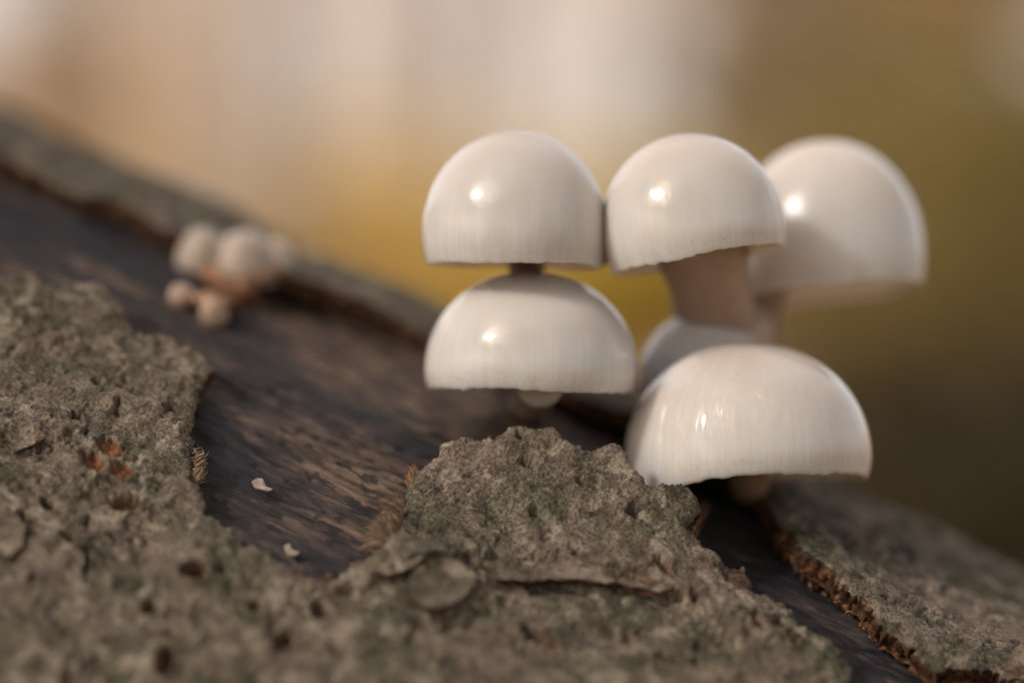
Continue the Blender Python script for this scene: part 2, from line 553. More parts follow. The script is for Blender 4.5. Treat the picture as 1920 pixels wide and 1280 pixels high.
def sheet(name, U, A, hgt, thick, mask_sdf, attrs, parent=log, mat=BARK, levels=4, seed=0, rough=0.0006, tag_label=None):
    """solid curved sheet on the log: U, A grids (metres), hgt = height of its top over the wood; cut by mask_sdf < 0"""
    nu, nv = U.shape
    # pull the border vertices onto the outline
    gu, ga = np.gradient(mask_sdf)
    du = np.gradient(U, axis=0); da = np.gradient(A, axis=1)
    gu = gu / du; ga = ga / da
    cell = 0.25 * (mask_sdf[:-1, :-1] + mask_sdf[1:, :-1] + mask_sdf[:-1, 1:] + mask_sdf[1:, 1:]) < 0
    used = np.zeros((nu, nv), int); cnt = np.zeros((nu, nv), int)
    for di in (0, 1):
        for dj in (0, 1):
            used[di:nu - 1 + di, dj:nv - 1 + dj] += cell; cnt[di:nu - 1 + di, dj:nv - 1 + dj] += 1
    border = (used > 0) & (used < cnt)
    lim = np.minimum(np.abs(du), np.abs(da)) * 0.55
    mv = np.where(border, np.clip(mask_sdf, -lim, lim), 0)
    U = U - gu * mv; A = A - ga * mv
    T = A / RB
    top = cyl(U, T, RW + hgt); bot = cyl(U, T, RW + hgt - thick)
    n = nu * nv
    idx = np.arange(n).reshape(nu, nv)
    ci, cj = np.nonzero(cell)
    q = np.stack([idx[ci, cj], idx[ci + 1, cj], idx[ci + 1, cj + 1], idx[ci, cj + 1]], -1)
    # walls
    pad = np.zeros((nu + 1, nv + 1), bool); pad[1:-1, 1:-1] = cell       # pad[i+1,j+1] = cell[i,j]
    E = []
    ei, ej = np.nonzero(pad[1:, 1:-1] != pad[:-1, 1:-1])                    # edges (i,j)-(i,j+1)
    fl = pad[1:, 1:-1][ei, ej]
    a, b = idx[ei, ej], idx[ei, ej + 1]
    E.append(np.stack([np.where(fl, a, b), np.where(fl, b, a)], -1))
    ei, ej = np.nonzero(pad[1:-1, 1:] != pad[1:-1, :-1])                    # edges (i,j)-(i+1,j)
    fl = pad[1:-1, 1:][ei, ej]
    a, b = idx[ei, ej], idx[ei + 1, ej]
    E.append(np.stack([np.where(fl, b, a), np.where(fl, a, b)], -1))
    E = np.concatenate(E)
    bv = np.unique(E); inv = np.full(n, -1); inv[bv] = np.arange(len(bv)); nb = len(bv)
    tp, bp = top.reshape(-1, 3)[bv], bot.reshape(-1, 3)[bv]
    gn = (gu[..., None] * AX + ga[..., None] * (-np.sin(T)[..., None] * NN - np.cos(T)[..., None] * YY)).reshape(-1, 3)[bv]
    ub, ab = U.ravel()[bv], A.ravel()[bv]
    W = []
    for l in range(levels + 1):
        f = l / levels
        nz = fbm((ub + ab) * 900 + l * 1.9, (ub - ab) * 900 + l * 2.3, seed + 50, 3)
        off = rough * nz * (1 if 0 < l else 0) - 0.0009 * f * (1 if l else 0)
        W.append(tp * (1 - f) + bp * f + gn * off[:, None])
    V = np.vstack([top.reshape(-1, 3), bot.reshape(-1, 3)] + W)
    wf = []
    for l in range(levels):
        s = 2 * n + l * nb
        wf.append(np.stack([s + inv[E[:, 0]], s + inv[E[:, 1]], s + nb + inv[E[:, 1]], s + nb + inv[E[:, 0]]], -1))
    F = np.concatenate([q[:, ::-1], q + n] + [w_[:, ::-1] for w_ in wf])
    at = {}
    for k, v in attrs.items():
        v = v.ravel(); at[k] = np.concatenate([v, v] + [v[bv]] * (levels + 1))
    ed = np.concatenate([np.zeros(n), np.ones(n)] + [np.full(nb, 0.35 if l == 0 else 1.0) for l in range(levels + 1)])
    at['edge'] = np.maximum(at.get('edge', 0), ed)
    lc = np.stack([U, A, 0 * U], -1).reshape(-1, 3)
    lcw = [np.stack([ub, ab, np.full(nb, 0.0009 * l)], -1) for l in range(levels + 1)]
    lc = np.vstack([lc, lc + [0, 0, 0.004]] + lcw)
    # drop unused verts
    keep = np.zeros(len(V), bool); keep[F.ravel()] = True
    remap = np.cumsum(keep) - 1
    return mesh_np(name, local(V[keep]), remap[F], mat, parent, attrs={k: v[keep] for k, v in at.items()}, vec={'logco': lc[keep]})


def bark_relief(U, A, seed, amp=1.0, nb=420, npit=90, win=None):
    """height of the rough bark surface and its masks"""
    h = 0.0016 * fbm(U * 40, A * 44, seed, 2) + 0.00022 * fbm(U * 170, A * 180, seed + 3, 2) + 0.00007 * fbm(U * 520, A * 560, seed + 7, 3)
    fl = fbm(U * 110 + 0.4 * fbm(U * 300, A * 300, seed + 9, 2), A * 150, seed + 11, 3)      # flaking layers
    for th in (-0.32, -0.05, 0.22):
        h = h + 0.00034 * sstep(th - 0.012, th + 0.012, fl)
        h = h + 0.00014 * np.exp(-((fl - th - 0.035) / 0.03) ** 2)                            # curled lips
    pit = np.zeros_like(U); red = np.zeros_like(U); tint = sstep(0.0, 0.5, fbm(U * 60 + 3, A * 70 + 9, seed + 21, 3)) * 0.75
    r = np.random.default_rng(seed)
    u0, u1, a0, a1 = win

    def local_idx(cu, ca, rad):
        i0, i1 = np.searchsorted(U[:, 0], [cu - rad, cu + rad]); j0, j1 = np.searchsorted(A[0], [ca - rad, ca + rad])
        return slice(i0, i1), slice(j0, j1)
    for _ in range(nb):                                                       # crater-shaped warts
        cu, ca = r.uniform(u0, u1), r.uniform(a0, a1); rr = r.uniform(0.0006, 0.0019); el = r.uniform(0.6, 1.0); an = r.uniform(0, 3.14)
        s = local_idx(cu, ca, rr * 3)
        x, y = U[s] - cu, A[s] - ca
        q = np.hypot(x * math.cos(an) + y * math.sin(an), (-x * math.sin(an) + y * math.cos(an)) / el) / rr
        q = q + 0.18 * fbm(U[s] * 700, A[s] * 700, seed + 5, 2)
        h[s] += r.uniform(0.08, 0.26) * rr * (np.exp(-((q - 0.85) / 0.33) ** 2) + 0.25 * np.exp(-q * q))
    pits = [(r.uniform(u0, u1), r.uniform(a0, a1), 0.0003 + 0.0008 * r.random() ** 2, r.uniform(0.4, 1.0), r.uniform(0, 3.14), 0.9 * r.random() ** 2, r.uniform(1.0, 2.0)) for _ in range(npit)]
    crack = 0
    for th in (-0.32, -0.05, 0.22):
        crack = np.maximum(crack, np.exp(-((fl - th + 0.018) / 0.011) ** 2))
    crack = crack * sstep(-0.08, 0.25, fbm(U * 120 + 4, A * 120, seed + 31, 2))
    h = h - 0.0003 * crack
    return h * amp, pit, red, tint, crack, pits, local_idx


def dig(U, A, h, pit, pits, local_idx, seed):
    for cu, ca, rr, el, an, br, dp in pits:
        s = local_idx(cu, ca, rr * 2.6)
        if U[s].size == 0: continue
        x, y = U[s] - cu, A[s] - ca
        q = np.hypot(x * math.cos(an) + y * math.sin(an), (-x * math.sin(an) + y * math.cos(an)) / el) / rr
        q = q + 0.30 * fbm(U[s] * 800, A[s] * 800, seed + 77, 2)
        m = 1 - sstep(0.78, 1.05, q)
        h[s] = h[s] * (1 - 0.8 * m) + 0.8 * m * float(h[s].mean()) - m * rr * dp
        h[s] += 0.18 * rr * np.exp(-((q - 1.2) / 0.16) ** 2)
        pit[s] = np.maximum(pit[s], (1 - sstep(0.82, 1.0, q)) * br)


FRONT_TOP = [(-500, 330), (-160, 450), (-40, 505), (0, 514), (60, 518), (112, 542), (140, 528), (190, 530), (226, 560), (240, 600), (272, 622), (322, 626),
             (346, 648), (382, 668), (408, 696), (385, 715), (377, 748), (360, 780), (352, 812), (362, 850), (364, 900), (380, 930),
             (384, 966), (420, 985), (450, 1000), (456, 1030), (490, 1032), (515, 1052), (560, 1080), (602, 1088), (640, 1076), (668, 1062),
             (700, 1052), (722, 1010), (746, 968), (762, 930), (780, 890), (818, 858), (832, 836), (880, 822), (930, 816), (962, 800),
             (1000, 794), (1038, 796), (1058, 816), (1110, 830), (1150, 830), (1172, 850), (1196, 884), (1232, 902), (1262, 903), (1308, 928),
             (1316, 962), (1288, 984), (1310, 1022), (1352, 1046), (1408, 1070), (1430, 1112), (1472, 1132), (1522, 1192), (1562, 1218),
             (1600, 1246), (1590, 1282), (1640, 1330), (1740, 1400), (1900, 1470), (2300, 1600)]


def build_front_bark():
    poly = to_poly(FRONT_TOP, lift=True)
    low = math.radians(150) * RB
    lo_u = -0.30; hi_u = 0.24
    poly = [(lo_u, poly[0][1])] + poly + [(hi_u, poly[-1][1] + 0.01), (hi_u, low), (lo_u, low)]
    u = nonuniform(lo_u - 0.01, -0.098, 0.098, hi_u + 0.01, 0.00030, 0.002)
    amin, amax = min(p[1] for p in poly) - 0.004, low + 0.004
    a = np.concatenate([np.arange(amin, 0.146, 0.00030), np.arange(0.146, amax, 0.004)])
    U, A = np.meshgrid(u, a, indexing='ij')
    sd = sdf_poly(U, A, poly)
    sd = sd + 0.00055 * fbm(U * 420, A * 420, 61, 4, 0.6) + 0.0006 * fbm(U * 130, A * 130, 63, 2)
    T = A / RB
    h, pit, red, tint, crack, pits, li = bark_relief(U, A, 101, 1.0, 620, 230, (-0.1, 0.1, amin, 0.146))
    L = lambda x, y: pix2log(x, y, RB, True)

    def at(x, y):
        uu, tt = L(x, y); return uu, tt * RB
    # the pits that can be picked out in the photograph: x, y, radius px, aspect, angle, brown, depth
    for x, y, rp, el, an, br, dp in [(205, 845, 27, 0.8, 0.3, 1, 0.45), (176, 872, 28, 0.55, 0.3, 1, 0.4), (228, 888, 21, 0.9, 0, 1, 0.5), (236, 942, 24, 0.55, 2.5, 0.7, 1.0),
                                     (255, 693, 22, 0.35, 0.0, 0.4, 1.3), (181, 722, 12, 0.6, 0.4, 0.3, 1.6), (141, 783, 12, 0.9, 0, 0.2, 2.0), (75, 587, 11, 0.6, 0, 0.3, 1.5),
                                     (318, 775, 14, 0.8, 1, 0.4, 1.2), (366, 1075, 20, 0.9, 0, 0.7, 1.2), (284, 1140, 16, 0.9, 0, 0.2, 1.3), (125, 1020, 24, 0.5, 0.8, 0.9, 1.2), (150, 1055, 30, 0.5, 1.2, 0.9, 1.2),
                                     (530, 1205, 24, 0.7, 1, 0.5, 1.2), (310, 1245, 26, 0.6, 1.2, 0.5, 1.2), (985, 872, 17, 0.6, 0.3, 0.0, 1.2), (974, 816, 9, 0.7, 0.3, 0, 1.8), (1188, 965, 14, 0.8, 0.4, 0, 1.0),
                                     (1008, 967, 16, 0.6, 0.2, 0, 0.9), (1238, 1075, 20, 0.5, 0.3, 1, 1.0), (1412, 1180, 18, 0.6, 0.6, 0.9, 0.9), (1462, 1178, 13, 0.9, 0, 1, 1.1), (1482, 1208, 16, 0.6, 0.6, 0.5, 1.0),
                                     (1295, 1128, 14, 0.6, 0.5, 0.5, 1.0), (1015, 1190, 34, 0.4, 0.1, 0.9, 1.0), (480, 1140, 16, 0.8, 0, 0.3, 1.0), (600, 1140, 20, 0.7, 0.5, 0.2, 1.0), (90, 940, 16, 0.5, 0.3, 0.1, 1.4), (30, 975, 22, 0.4, 1.4, 0.2, 1.4)]:
        cu, ca = at(x, y)
        pits.append((cu, ca, rp * K * 1.15, el, an, br, dp))
    # fold running across the front: the outer layer ends in a lip, the next layer lies lower
    fold = [at(*p) for p in [(560, 1100), (690, 1100), (800, 1060), (900, 1040), (985, 1052), (1080, 1070), (1200, 1088), (1290, 1128), (1370, 1200), (1430, 1290), (1500, 1420)]]
    fu = np.array([p[0] for p in fold]); fa = np.array([p[1] for p in fold])
    line = np.interp(U, fu, fa) + 0.0009 * fbm(U * 160, A * 40, 71, 3)
    wf = sstep(fu[0], fu[0] + 0.012, U) * (1 - sstep(fu[-1] - 0.01, fu[-1], U))
    below = A - line
    h = h + wf * (0.0012 * np.exp(-np.clip(-below, 0, None) / 0.0050) * (below < 0) - 0.0014 * sstep(0, 0.0016, below) * np.exp(-np.clip(below, 0, None) / 0.022))
    h = h + wf * sstep(0.0, 0.002, below) * np.exp(-np.clip(below, 0, None) / 0.016) * 0.0006 * fbm(U * 190 + 1.2 * A * 60, A * 75, 73, 3)     # ribs below the fold
    # fan of wrinkles on the peeled flap
    cu, ca = at(1185, 848)
    ang = np.arctan2(A - ca, U - cu); rad = np.hypot(U - cu, A - ca)
    wr = sstep(0.001, 0.004, rad) * (1 - sstep(0.010, 0.020, rad)) * sstep(1.5, 1.8, ang) * (1 - sstep(2.75, 3.05, ang))
    h = h + wr * 0.00034 * np.sin(ang * 30 + 5 * fbm(U * 160, A * 160, 79, 3)) * (0.5 + fbm(U * 300, A * 300, 80, 2))
    cu, ca = at(840, 900)
    wr2 = np.exp(-(((U - cu) / 0.008) ** 2 + ((A - ca) / 0.006) ** 2))
    h = h + wr2 * 0.0006 * fbm(U * 900 + A * 500, A * 160 - U * 90, 81, 3)
    fm2 = sstep(0.0006, 0.004, lift_fn(U, T))
    ca_, sa_ = math.cos(0.55), math.sin(0.55)
    ru = U * ca_ - A * sa_; ra = U * sa_ + A * ca_
    wrk = 1 - np.abs(fbm(ru * 90, ra * 420 + 0.8 * fbm(U * 150, A * 150, 85, 2), 87, 3)) * 2.2
    h = h * (1 - 0.5 * fm2) + fm2 * 0.00032 * wrk * (0.4 + 0.6 * sstep(-0.2, 0.3, fbm(U * 70, A * 70, 89, 2)))
    # reddish broken edge
    cu, ca = at(1395, 1085)
    red = np.maximum(red, (1 - sstep(0.7, 1.0, np.hypot((U - cu) / 0.0052, (A - ca) / 0.0028) + 0.3 * fbm(U * 500, A * 500, 83, 2))))
    h = h - red * 0.0012
    h0 = h.copy(); h0 = 0.5 * h0 + 0.5 * 0.0016 * fbm(U * 42, A * 46, 101, 2)
    dig(U, A, h, pit, pits, li, 101)
    # crumbling towards the rim
    e = np.clip(-sd, 0, None)
    h = h - 0.0010 * np.exp(-e / 0.0008)
    lift = lift_fn(U, T)
    thick = np.clip(TB + 0.4 * h, 0.0014, 0.006)
    flat = pit * 0
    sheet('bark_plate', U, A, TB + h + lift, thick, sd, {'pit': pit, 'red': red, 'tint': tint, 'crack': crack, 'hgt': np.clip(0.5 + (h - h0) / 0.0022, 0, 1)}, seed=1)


def build_back_bark():
    lip = [(-700, 20), (-300, 175), (0, 312), (120, 362), (215, 400), (320, 448), (420, 485), (550, 540), (660, 580), (790, 632), (900, 680), (1040, 735), (1180, 800),
           (1300, 870), (1400, 930), (1440, 962), (1462, 1010), (1500, 1068), (1560, 1110), (1610, 1150), (1640, 1190), (1700, 1222), (1760, 1262), (1850, 1262), (1960, 1300), (2200, 1420), (2500, 1560)]
    poly = to_poly(lip)
    lo_u, hi_u, back = -1.28, 0.83, -math.radians(190) * RB
    poly = [(lo_u, poly[0][1])] + poly + [(hi_u, poly[-1][1]), (hi_u, back), (lo_u, back)]
    u = nonuniform(lo_u - 0.01, -0.125, 0.125, hi_u + 0.01, 0.00035, 0.01)
    amax = max(p[1] for p in poly) + 0.004
    a = np.concatenate([np.arange(back - 0.01, -0.02, 0.006), np.arange(-0.02, amax, 0.00035)])
    U, A = np.meshgrid(u, a, indexing='ij')
    sd = sdf_poly(U, A, poly) + 0.0006 * fbm(U * 380, A * 380, 161, 4, 0.6) + 0.0008 * fbm(U * 90, A * 90, 163, 2)
    h, pit, red, tint, crack, pits, li = bark_relief(U, A, 201, 1.0, 420, 150, (-0.12, 0.12, -0.01, amax))
    for x, y, rp, el, an, br, dp in [(1488, 1028, 22, 0.7, 0.6, 0.0, 1.3), (1690, 1042, 22, 0.8, 0, 0, 1.0), (1660, 1148, 18, 0.4, 0, 0.1, 1.3), (1745, 1190, 18, 0.7, 0.4, 0.1, 1.0), (1640, 1010, 18, 0.5, 0.3, 0, 1.0)]:
        uu, tt = pix2log(x, y); pits.append((uu, tt * RB, rp * K, el, an, br, dp))
    h0 = h.copy()
    dig(U, A, h, pit, pits, li, 201)
    e = np.clip(-sd, 0, None)
    h = h - 0.0008 * np.exp(-e / 0.0008)
    lift = 0.0016 * np.exp(-e / 0.010) * (1 + 0.6 * fbm(U * 30, A * 5, 171, 2)) * (e < 0.06)
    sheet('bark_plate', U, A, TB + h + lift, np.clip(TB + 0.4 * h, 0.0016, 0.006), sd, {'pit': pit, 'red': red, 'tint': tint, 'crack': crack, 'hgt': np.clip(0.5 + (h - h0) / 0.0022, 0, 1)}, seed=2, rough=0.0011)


build_front_bark()
build_back_bark()


def bark_flake(outline, up, curl, thick, seed, step=0.00025, tint=0.2):
    """loose scale of outer bark lying on the front plate; outline in photo pixels"""
    poly = to_poly(outline, lift=True, r=RB + up)
    us = [p[0] for p in poly]; as_ = [p[1] for p in poly]
    U, A = np.meshgrid(np.arange(min(us) - 0.002, max(us) + 0.002, step), np.arange(min(as_) - 0.002, max(as_) + 0.002, step), indexing='ij')
    sd = sdf_poly(U, A, poly) + 0.0003 * fbm(U * 420, A * 420, seed, 3)
    e = np.clip(-sd, 0, None)
    h = 0.0020 * fbm(U * 40, A * 44, 101, 2) + 0.00018 * fbm(U * 300, A * 320, seed + 1, 3) + up + curl * np.exp(-e / 0.0022)
    z = np.zeros_like(U)
    sheet('bark_flake', U, A, TB + h + lift_fn(U, A / RB), np.full_like(U, thick), sd, {'pit': z, 'red': z, 'tint': z + tint, 'crack': z, 'hgt': z + 0.5}, seed=seed, levels=3, rough=0.0003)


bark_flake([(758, 1120), (775, 1085), (810, 1062), (850, 1060), (880, 1075), (893, 1090), (880, 1112), (850, 1138), (815, 1152), (780, 1150)], 0.0016, 0.0012, 0.0009, 401, tint=0.0)
bark_flake([(690, 1060), (720, 1032), (770, 1030), (800, 1048), (775, 1075), (735, 1088), (700, 1082)], 0.0012, 0.0006, 0.0009, 402, tint=0.4)
bark_flake([(900, 1062), (960, 1050), (1030, 1058), (1110, 1072), (1190, 1086), (1270, 1112), (1235, 1118), (1150, 1102), (1060, 1096), (980, 1092), (920, 1090)], 0.0010, 0.0010, 0.0008, 403, tint=0.5)
bark_flake([(0, 985), (28, 960), (52, 985), (40, 1030), (12, 1050), (-20, 1030)], 0.0010, 0.0010, 0.0008, 404, tint=0.1)
bark_flake([(40, 1010), (110, 1000), (160, 1040), (150, 1085), (90, 1100), (45, 1070)], 0.0008, 0.0005, 0.0008, 405, tint=0.7)
bark_flake([(-30, 1180), (60, 1195), (120, 1240), (110, 1300), (-20, 1330)], 0.0012, 0.0012, 0.0009, 406, tint=0.2)
bark_flake([(10, 820), (60, 808), (85, 826), (60, 842), (25, 850)], 0.0006, 0.0009, 0.0006, 407, tint=0.5)

# ------------------------------------------------------------------ the mushrooms
GILL = flesh_material('gill_flesh', (0.44, 0.33, 0.26), (0.44, 0.33, 0.26), 0.6, 0.5)
STIPE = flesh_material('stipe_flesh', (0.40, 0.285, 0.215), (0.24, 0.13, 0.075), 0.45, 0.5)


def mushroom(name, label, cx, half, top, rim, Y, mat, base=None, roll=0.0, pitch=0.0, p=2.25, seed=0, wave=0.02, dips=(), wet=None, squash=1.0,
             bend=None, ring=True, stipe_r=0.17, nphi=192, nprof=72, group=None, stipe_mat=None, bulb=0.0, top_shift=0.0, b1off=(0, 0, 0), tuck=0.2, tuck_in=0.045, ring_s=1.0):
    """one fungus: cap with rolled rim, gills, stipe (with ring). cx, half, top, rim are photo pixels of the cap at depth Y"""
    f = (D + Y) / D
    R = half * K * f; H = (rim - top) * K * f
    C = px(cx, rim, Y)
    root = empty(name, C, label, 'mushroom', group)
    M = Euler((math.radians(pitch), math.radians(-roll), 0)).to_matrix()
    phi = np.linspace(-math.pi, math.pi, nphi + 1)            # seam at +Y (behind); phi = 0 looks at the camera
    t = np.linspace(0, 1, nprof)
    ts = t * math.pi / 2
    rr = np.sin(ts) ** (2 / p); zz = np.cos(ts) ** (2 / p)
    # even spacing along the profile
    tt = np.linspace(0, math.pi / 2, 2000); pr = np.sin(tt) ** (2 / p); pz = tuck + (1 - tuck) * np.cos(tt) ** (2 / p)
    tq = np.linspace(0, 1, 400)[1:]; pr = np.concatenate([pr, 1 - tuck_in * tq ** 2]); pz = np.concatenate([pz, tuck * (1 - tq)])
    arc = np.concatenate([[0], np.cumsum(np.hypot(np.diff(pr), np.diff(pz) * H / R))]); arc /= arc[-1]
    rr = np.interp(t, arc, pr); zz = np.interp(t, arc, pz)
    P, Tt = np.meshgrid(phi, t, indexing='ij')
    dx, dy = np.sin(P), -np.cos(P)
    w = np.zeros_like(P)
    r0 = random.Random(seed)
    for k in (2, 3, 5, 7):
        w += wave / k ** 0.7 * np.sin(k * P + r0.uniform(0, 6.28))
    for pc, wd, am in dips:
        dph = (P - pc + math.pi) % (2 * math.pi) - math.pi
        w += -am * np.exp(-(dph / wd) ** 2)
    fr = Tt ** 2.2
    lob = 1 + 0.5 * wave * np.sin(2 * P + r0.uniform(0, 6)) * Tt + 0.3 * wave * np.sin(3 * P + r0.uniform(0, 6)) * Tt
    micro = 0.0035 * fbm(np.sin(P) * 2.3 + 5 * seed, np.cos(P) * 2.3 + Tt * 2, seed + 3, 3) * sstep(0.05, 0.4, Tt)
    rimjag = 0.015 * fbm(P * 9, Tt * 0 + seed, seed + 8, 3) * sstep(0.9, 1.0, Tt)

    def shape(rs, zs, inner):
        rad = R * rs * lob + R * micro * (0 if inner else 1)
        z = H * zs + R * w * fr + R * rimjag
        x = rad * dx + top_shift * R * (zs ** 1.5); y = rad * dy * squash
        return np.stack([x, y, z], -1)
    outer = shape(np.broadcast_to(rr, P.shape), np.broadcast_to(zz, P.shape), False)
    th = 0.075
    # rolled rim, then the underside
    k = 6
    ro = np.linspace(0, math.pi, k + 1)[1:]
    e = outer[:, -1, :]
    inr = shape(np.broadcast_to(rr * (1 - th * 1.0), P.shape), np.broadcast_to(zz * (1 - th * 1.2), P.shape), True)[:, ::-1, :]
    e2 = inr[:, 0, :]
    roll_v = []
    for a in ro[:-1]:
        fz = -0.5 * np.linalg.norm(e2 - e, axis=1) * math.sin(a)
        pnt = e + (e2 - e) * (0.5 - 0.5 * math.cos(a)); pnt = pnt.copy(); pnt[:, 2] += fz
        roll_v.append(pnt)
    G = np.concatenate([outer, np.stack(roll_v, 1), inr], 1)
    nu, nv = G.shape[:2]
    Mn = np.array(M)
    V = G.reshape(-1, 3) @ Mn.T
    vv = np.concatenate([np.broadcast_to(t, P.shape), np.full((nu, k - 1), 1.0), np.broadcast_to(t[::-1] * 0 + 1, P.shape)], 1)
    ph = np.broadcast_to(phi[:, None], (nu, nv))
    at = {'phi': ph.ravel(), 'vv': vv.ravel()}
    wetm = np.zeros((nu, nv))
    if wet:
        pc, pw, tc, tw = wet
        wetm = np.exp(-((ph - pc) / pw) ** 4 - ((vv - tc) / tw) ** 4)
    at['wet'] = wetm.ravel()
    mesh_np('cap', V, grid_faces(nu, nv)[:, ::-1], mat, root, attrs=at)
    # gills: thin radial blades hanging under the cap
    ng = 46
    gv, gf = [], []
    for g in range(ng):
        a = -math.pi + 2 * math.pi * (g + 0.5) / ng
        jj = np.linspace(0.20, 0.92, 9)
        ii = int(round((a + math.pi) / (2 * math.pi) * nphi))
        zprof = np.interp(jj, rr, zz) * (1 - th * 1.2)
        ww = np.interp(jj, rr, w[ii]); fr_j = np.interp(jj, rr, t ** 2.2)
        b0 = len(gv)
        for q in range(9):
            x, y = jj[q] * math.sin(a) * R * 0.93, -jj[q] * math.cos(a) * R * 0.93 * squash
            zt = H * zprof[q] + R * w[ii, 0] * fr_j[q]
            drop = min(0.30 * R * (1 - (jj[q] - 0.55) ** 2 * 3.2), max(zt - 0.10 * R, 0.02 * R))
            tx, ty = math.cos(a) * 0.009 * R, math.sin(a) * 0.009 * R
            gv += [(x - tx, y - ty, zt + 0.02 * R), (x, y, zt - drop), (x + tx, y + ty, zt + 0.02 * R)]
        for q in range(8):
            s = b0 + 3 * q
            gf += [(s, s + 1, s + 4, s + 3), (s + 1, s + 2, s + 5, s + 4)]
    go = mesh_np('gills', np.array(gv) @ Mn.T, np.array(gf), GILL, root, attrs={'base': np.zeros(len(gv))})
    tag(go, kind='stuff')
    # stipe
    if base is not None:
        up = M @ Vector((0, 0, 1))
        p0 = up * (H * 0.72)
        p3 = Vector(base) - C
        b1 = p0 - up * (H * 0.9 + (p3 - p0).length * 0.25) + Vector(b1off)
        b2 = p3 + (Vector(bend) if bend is not None else Vector((0, -0.012, 0.006)))
        path = bez(p0, b1, b2, p3, 26)
        sr = stipe_r * R
        rad = [sr * (1.25 - 0.35 * sstep(0, 0.3, np.array(i / 25.0)) + 0.25 * (i / 25.0) ** 2 + bulb * math.exp(-((i / 25.0 - 0.42) / 0.10) ** 2)) for i in range(26)]
        sv, sf = tube(path, rad, 20, 0.03, seed)
        so = mesh_np('stipe', np.array([tuple(v) for v in sv]), np.array(sf), stipe_mat or STIPE, root,
                     attrs={'base': np.repeat(np.array([float(sstep(0.30, 0.75, np.array(i / 25.0))) for i in range(26)]), 20)})
        if ring:
            i0 = 10
            c = path[i0]; tg = (path[i0 + 1] - path[i0 - 1]).normalized()
            a = tg.cross(Vector((0, 1, 0.2))).normalized(); b = tg.cross(a)
            rv, rf = [], []
            n = 40
            prof = [(1.0, -0.20), (1 + 0.5 * ring_s, -0.05), (1 + ring_s, 0.18), (1 + 1.15 * ring_s, 0.42), (1 + 0.95 * ring_s, 0.40), (1 + 0.4 * ring_s, 0.12), (0.98, 0.05)]
            for i in range(n):
                fi = 2 * math.pi * i / n
                for (pr_, pz_) in prof:
                    q = rad[i0] * pr_ * (1 + 0.07 * math.sin(5 * fi + seed) * (pr_ - 1))
                    rv.append(c + a * (math.cos(fi) * q) + b * (math.sin(fi) * q) + tg * (rad[i0] * pz_ * (1 + 0.25 * math.sin(3 * fi))))
            m = len(prof)
            for i in range(n):
                for j in range(m - 1):
                    i2 = (i + 1) % n
                    rf.append((i * m + j, i2 * m + j, i2 * m + j + 1, i * m + j + 1))
            mesh_np('ring', np.array([tuple(v) for v in rv]), np.array(rf), GILL, so, attrs={'base': np.zeros(len(rv))})
    return root


def on_log(x, y, r=RW):
    u, th = pix2log(x, y, r)
    return Vector(cyl(np.array([u]), np.array([th]), np.array([r - 0.001]))[0])


GRP = None
CAP_A = cap_material('cap_skin_grey', (0.47, 0.39, 0.365), 1, grey=0.45)
CAP_B = cap_material('cap_skin_beige', (0.51, 0.415, 0.37), 2, grey=0.1)
CAP_C = cap_material('cap_skin_ivory', (0.55, 0.465, 0.42), 3)
CAP_D = cap_material('cap_skin_wet', (0.55, 0.45, 0.395), 4, wet=1.0)
CAP_E = cap_material('cap_skin_plain', (0.59, 0.51, 0.475), 5, coat_r=0.22)
CAP_E2 = cap_material('cap_skin_bud', (0.60, 0.50, 0.42), 8, depth=0.0012)
CAP_F = cap_material('cap_skin_pink', (0.36, 0.25, 0.19), 6, depth=0.0006, rimc=(0.34, 0.22, 0.165))
CAP_G = cap_material('cap_skin_button', (0.34, 0.285, 0.245), 7, depth=0.0007, rimc=(0.36, 0.305, 0.26))
mushroom('porcelain_mushroom', 'greyish translucent mushroom cap directly above the ivory cap, touching the tilted cap', 964, 174, 247, 491, 0.0165, CAP_A,
         base=on_log(1020, 715), roll=-1.2, p=2.06, tuck=0.22, seed=1, wave=0.016, bend=(0.004, -0.012, 0.012), b1off=(0.003, 0.014, 0.0), stipe_r=0.20)
mushroom('porcelain_mushroom', 'beige mushroom tilted with its rim raised over brown stems, touching the greyish cap', 1308, 171, 250, 482, 0.0150, CAP_B,
         base=on_log(1370, 890), roll=9.5, pitch=-3, p=2.06, tuck=0.20, seed=2, wave=0.016, bend=(0.0, 0.0, 0.02), b1off=(0.003, 0.022, 0.004), stipe_r=0.50, ring_s=0.25)
mushroom('porcelain_mushroom', 'ivory mushroom with level rim standing alone over the bare wood below the greyish cap', 995, 198, 508, 724, 0.0180, CAP_C,
         base=on_log(1010, 705), roll=-1.6, p=2.06, tuck=0.14, tuck_in=0.03, seed=3, wave=0.016, bend=(0, -0.016, 0.004), stipe_r=0.16, ring=False)
mushroom('porcelain_mushroom', 'widest mushroom with wet wrinkled glossy streaks, its lobe drooping over the peeling bark', 1402, 231, 640, 890, 0.0185, CAP_D,
         base=on_log(1400, 900), roll=1.0, pitch=-3.5, p=2.02, tuck=0.14, tuck_in=0.03, seed=4, wave=0.016, dips=[(-0.95, 0.34, 0.10), (0.9, 0.6, -0.02)], wet=(-0.36, 0.66, 0.74, 0.28), bend=(0, -0.012, 0.006), ring=False)
mushroom('porcelain_mushroom', 'pale blurred mushroom behind the tilted beige cap, seen slightly from below', 1562, 176, 262, 545, 0.044, CAP_E,
         base=on_log(1420, 905), roll=5, pitch=-6, p=2.1, tuck=0.26, seed=5, wave=0.014, bend=(0.004, -0.004, 0.022), b1off=(-0.022, 0.0, 0.010), stipe_r=0.24, ring=False)
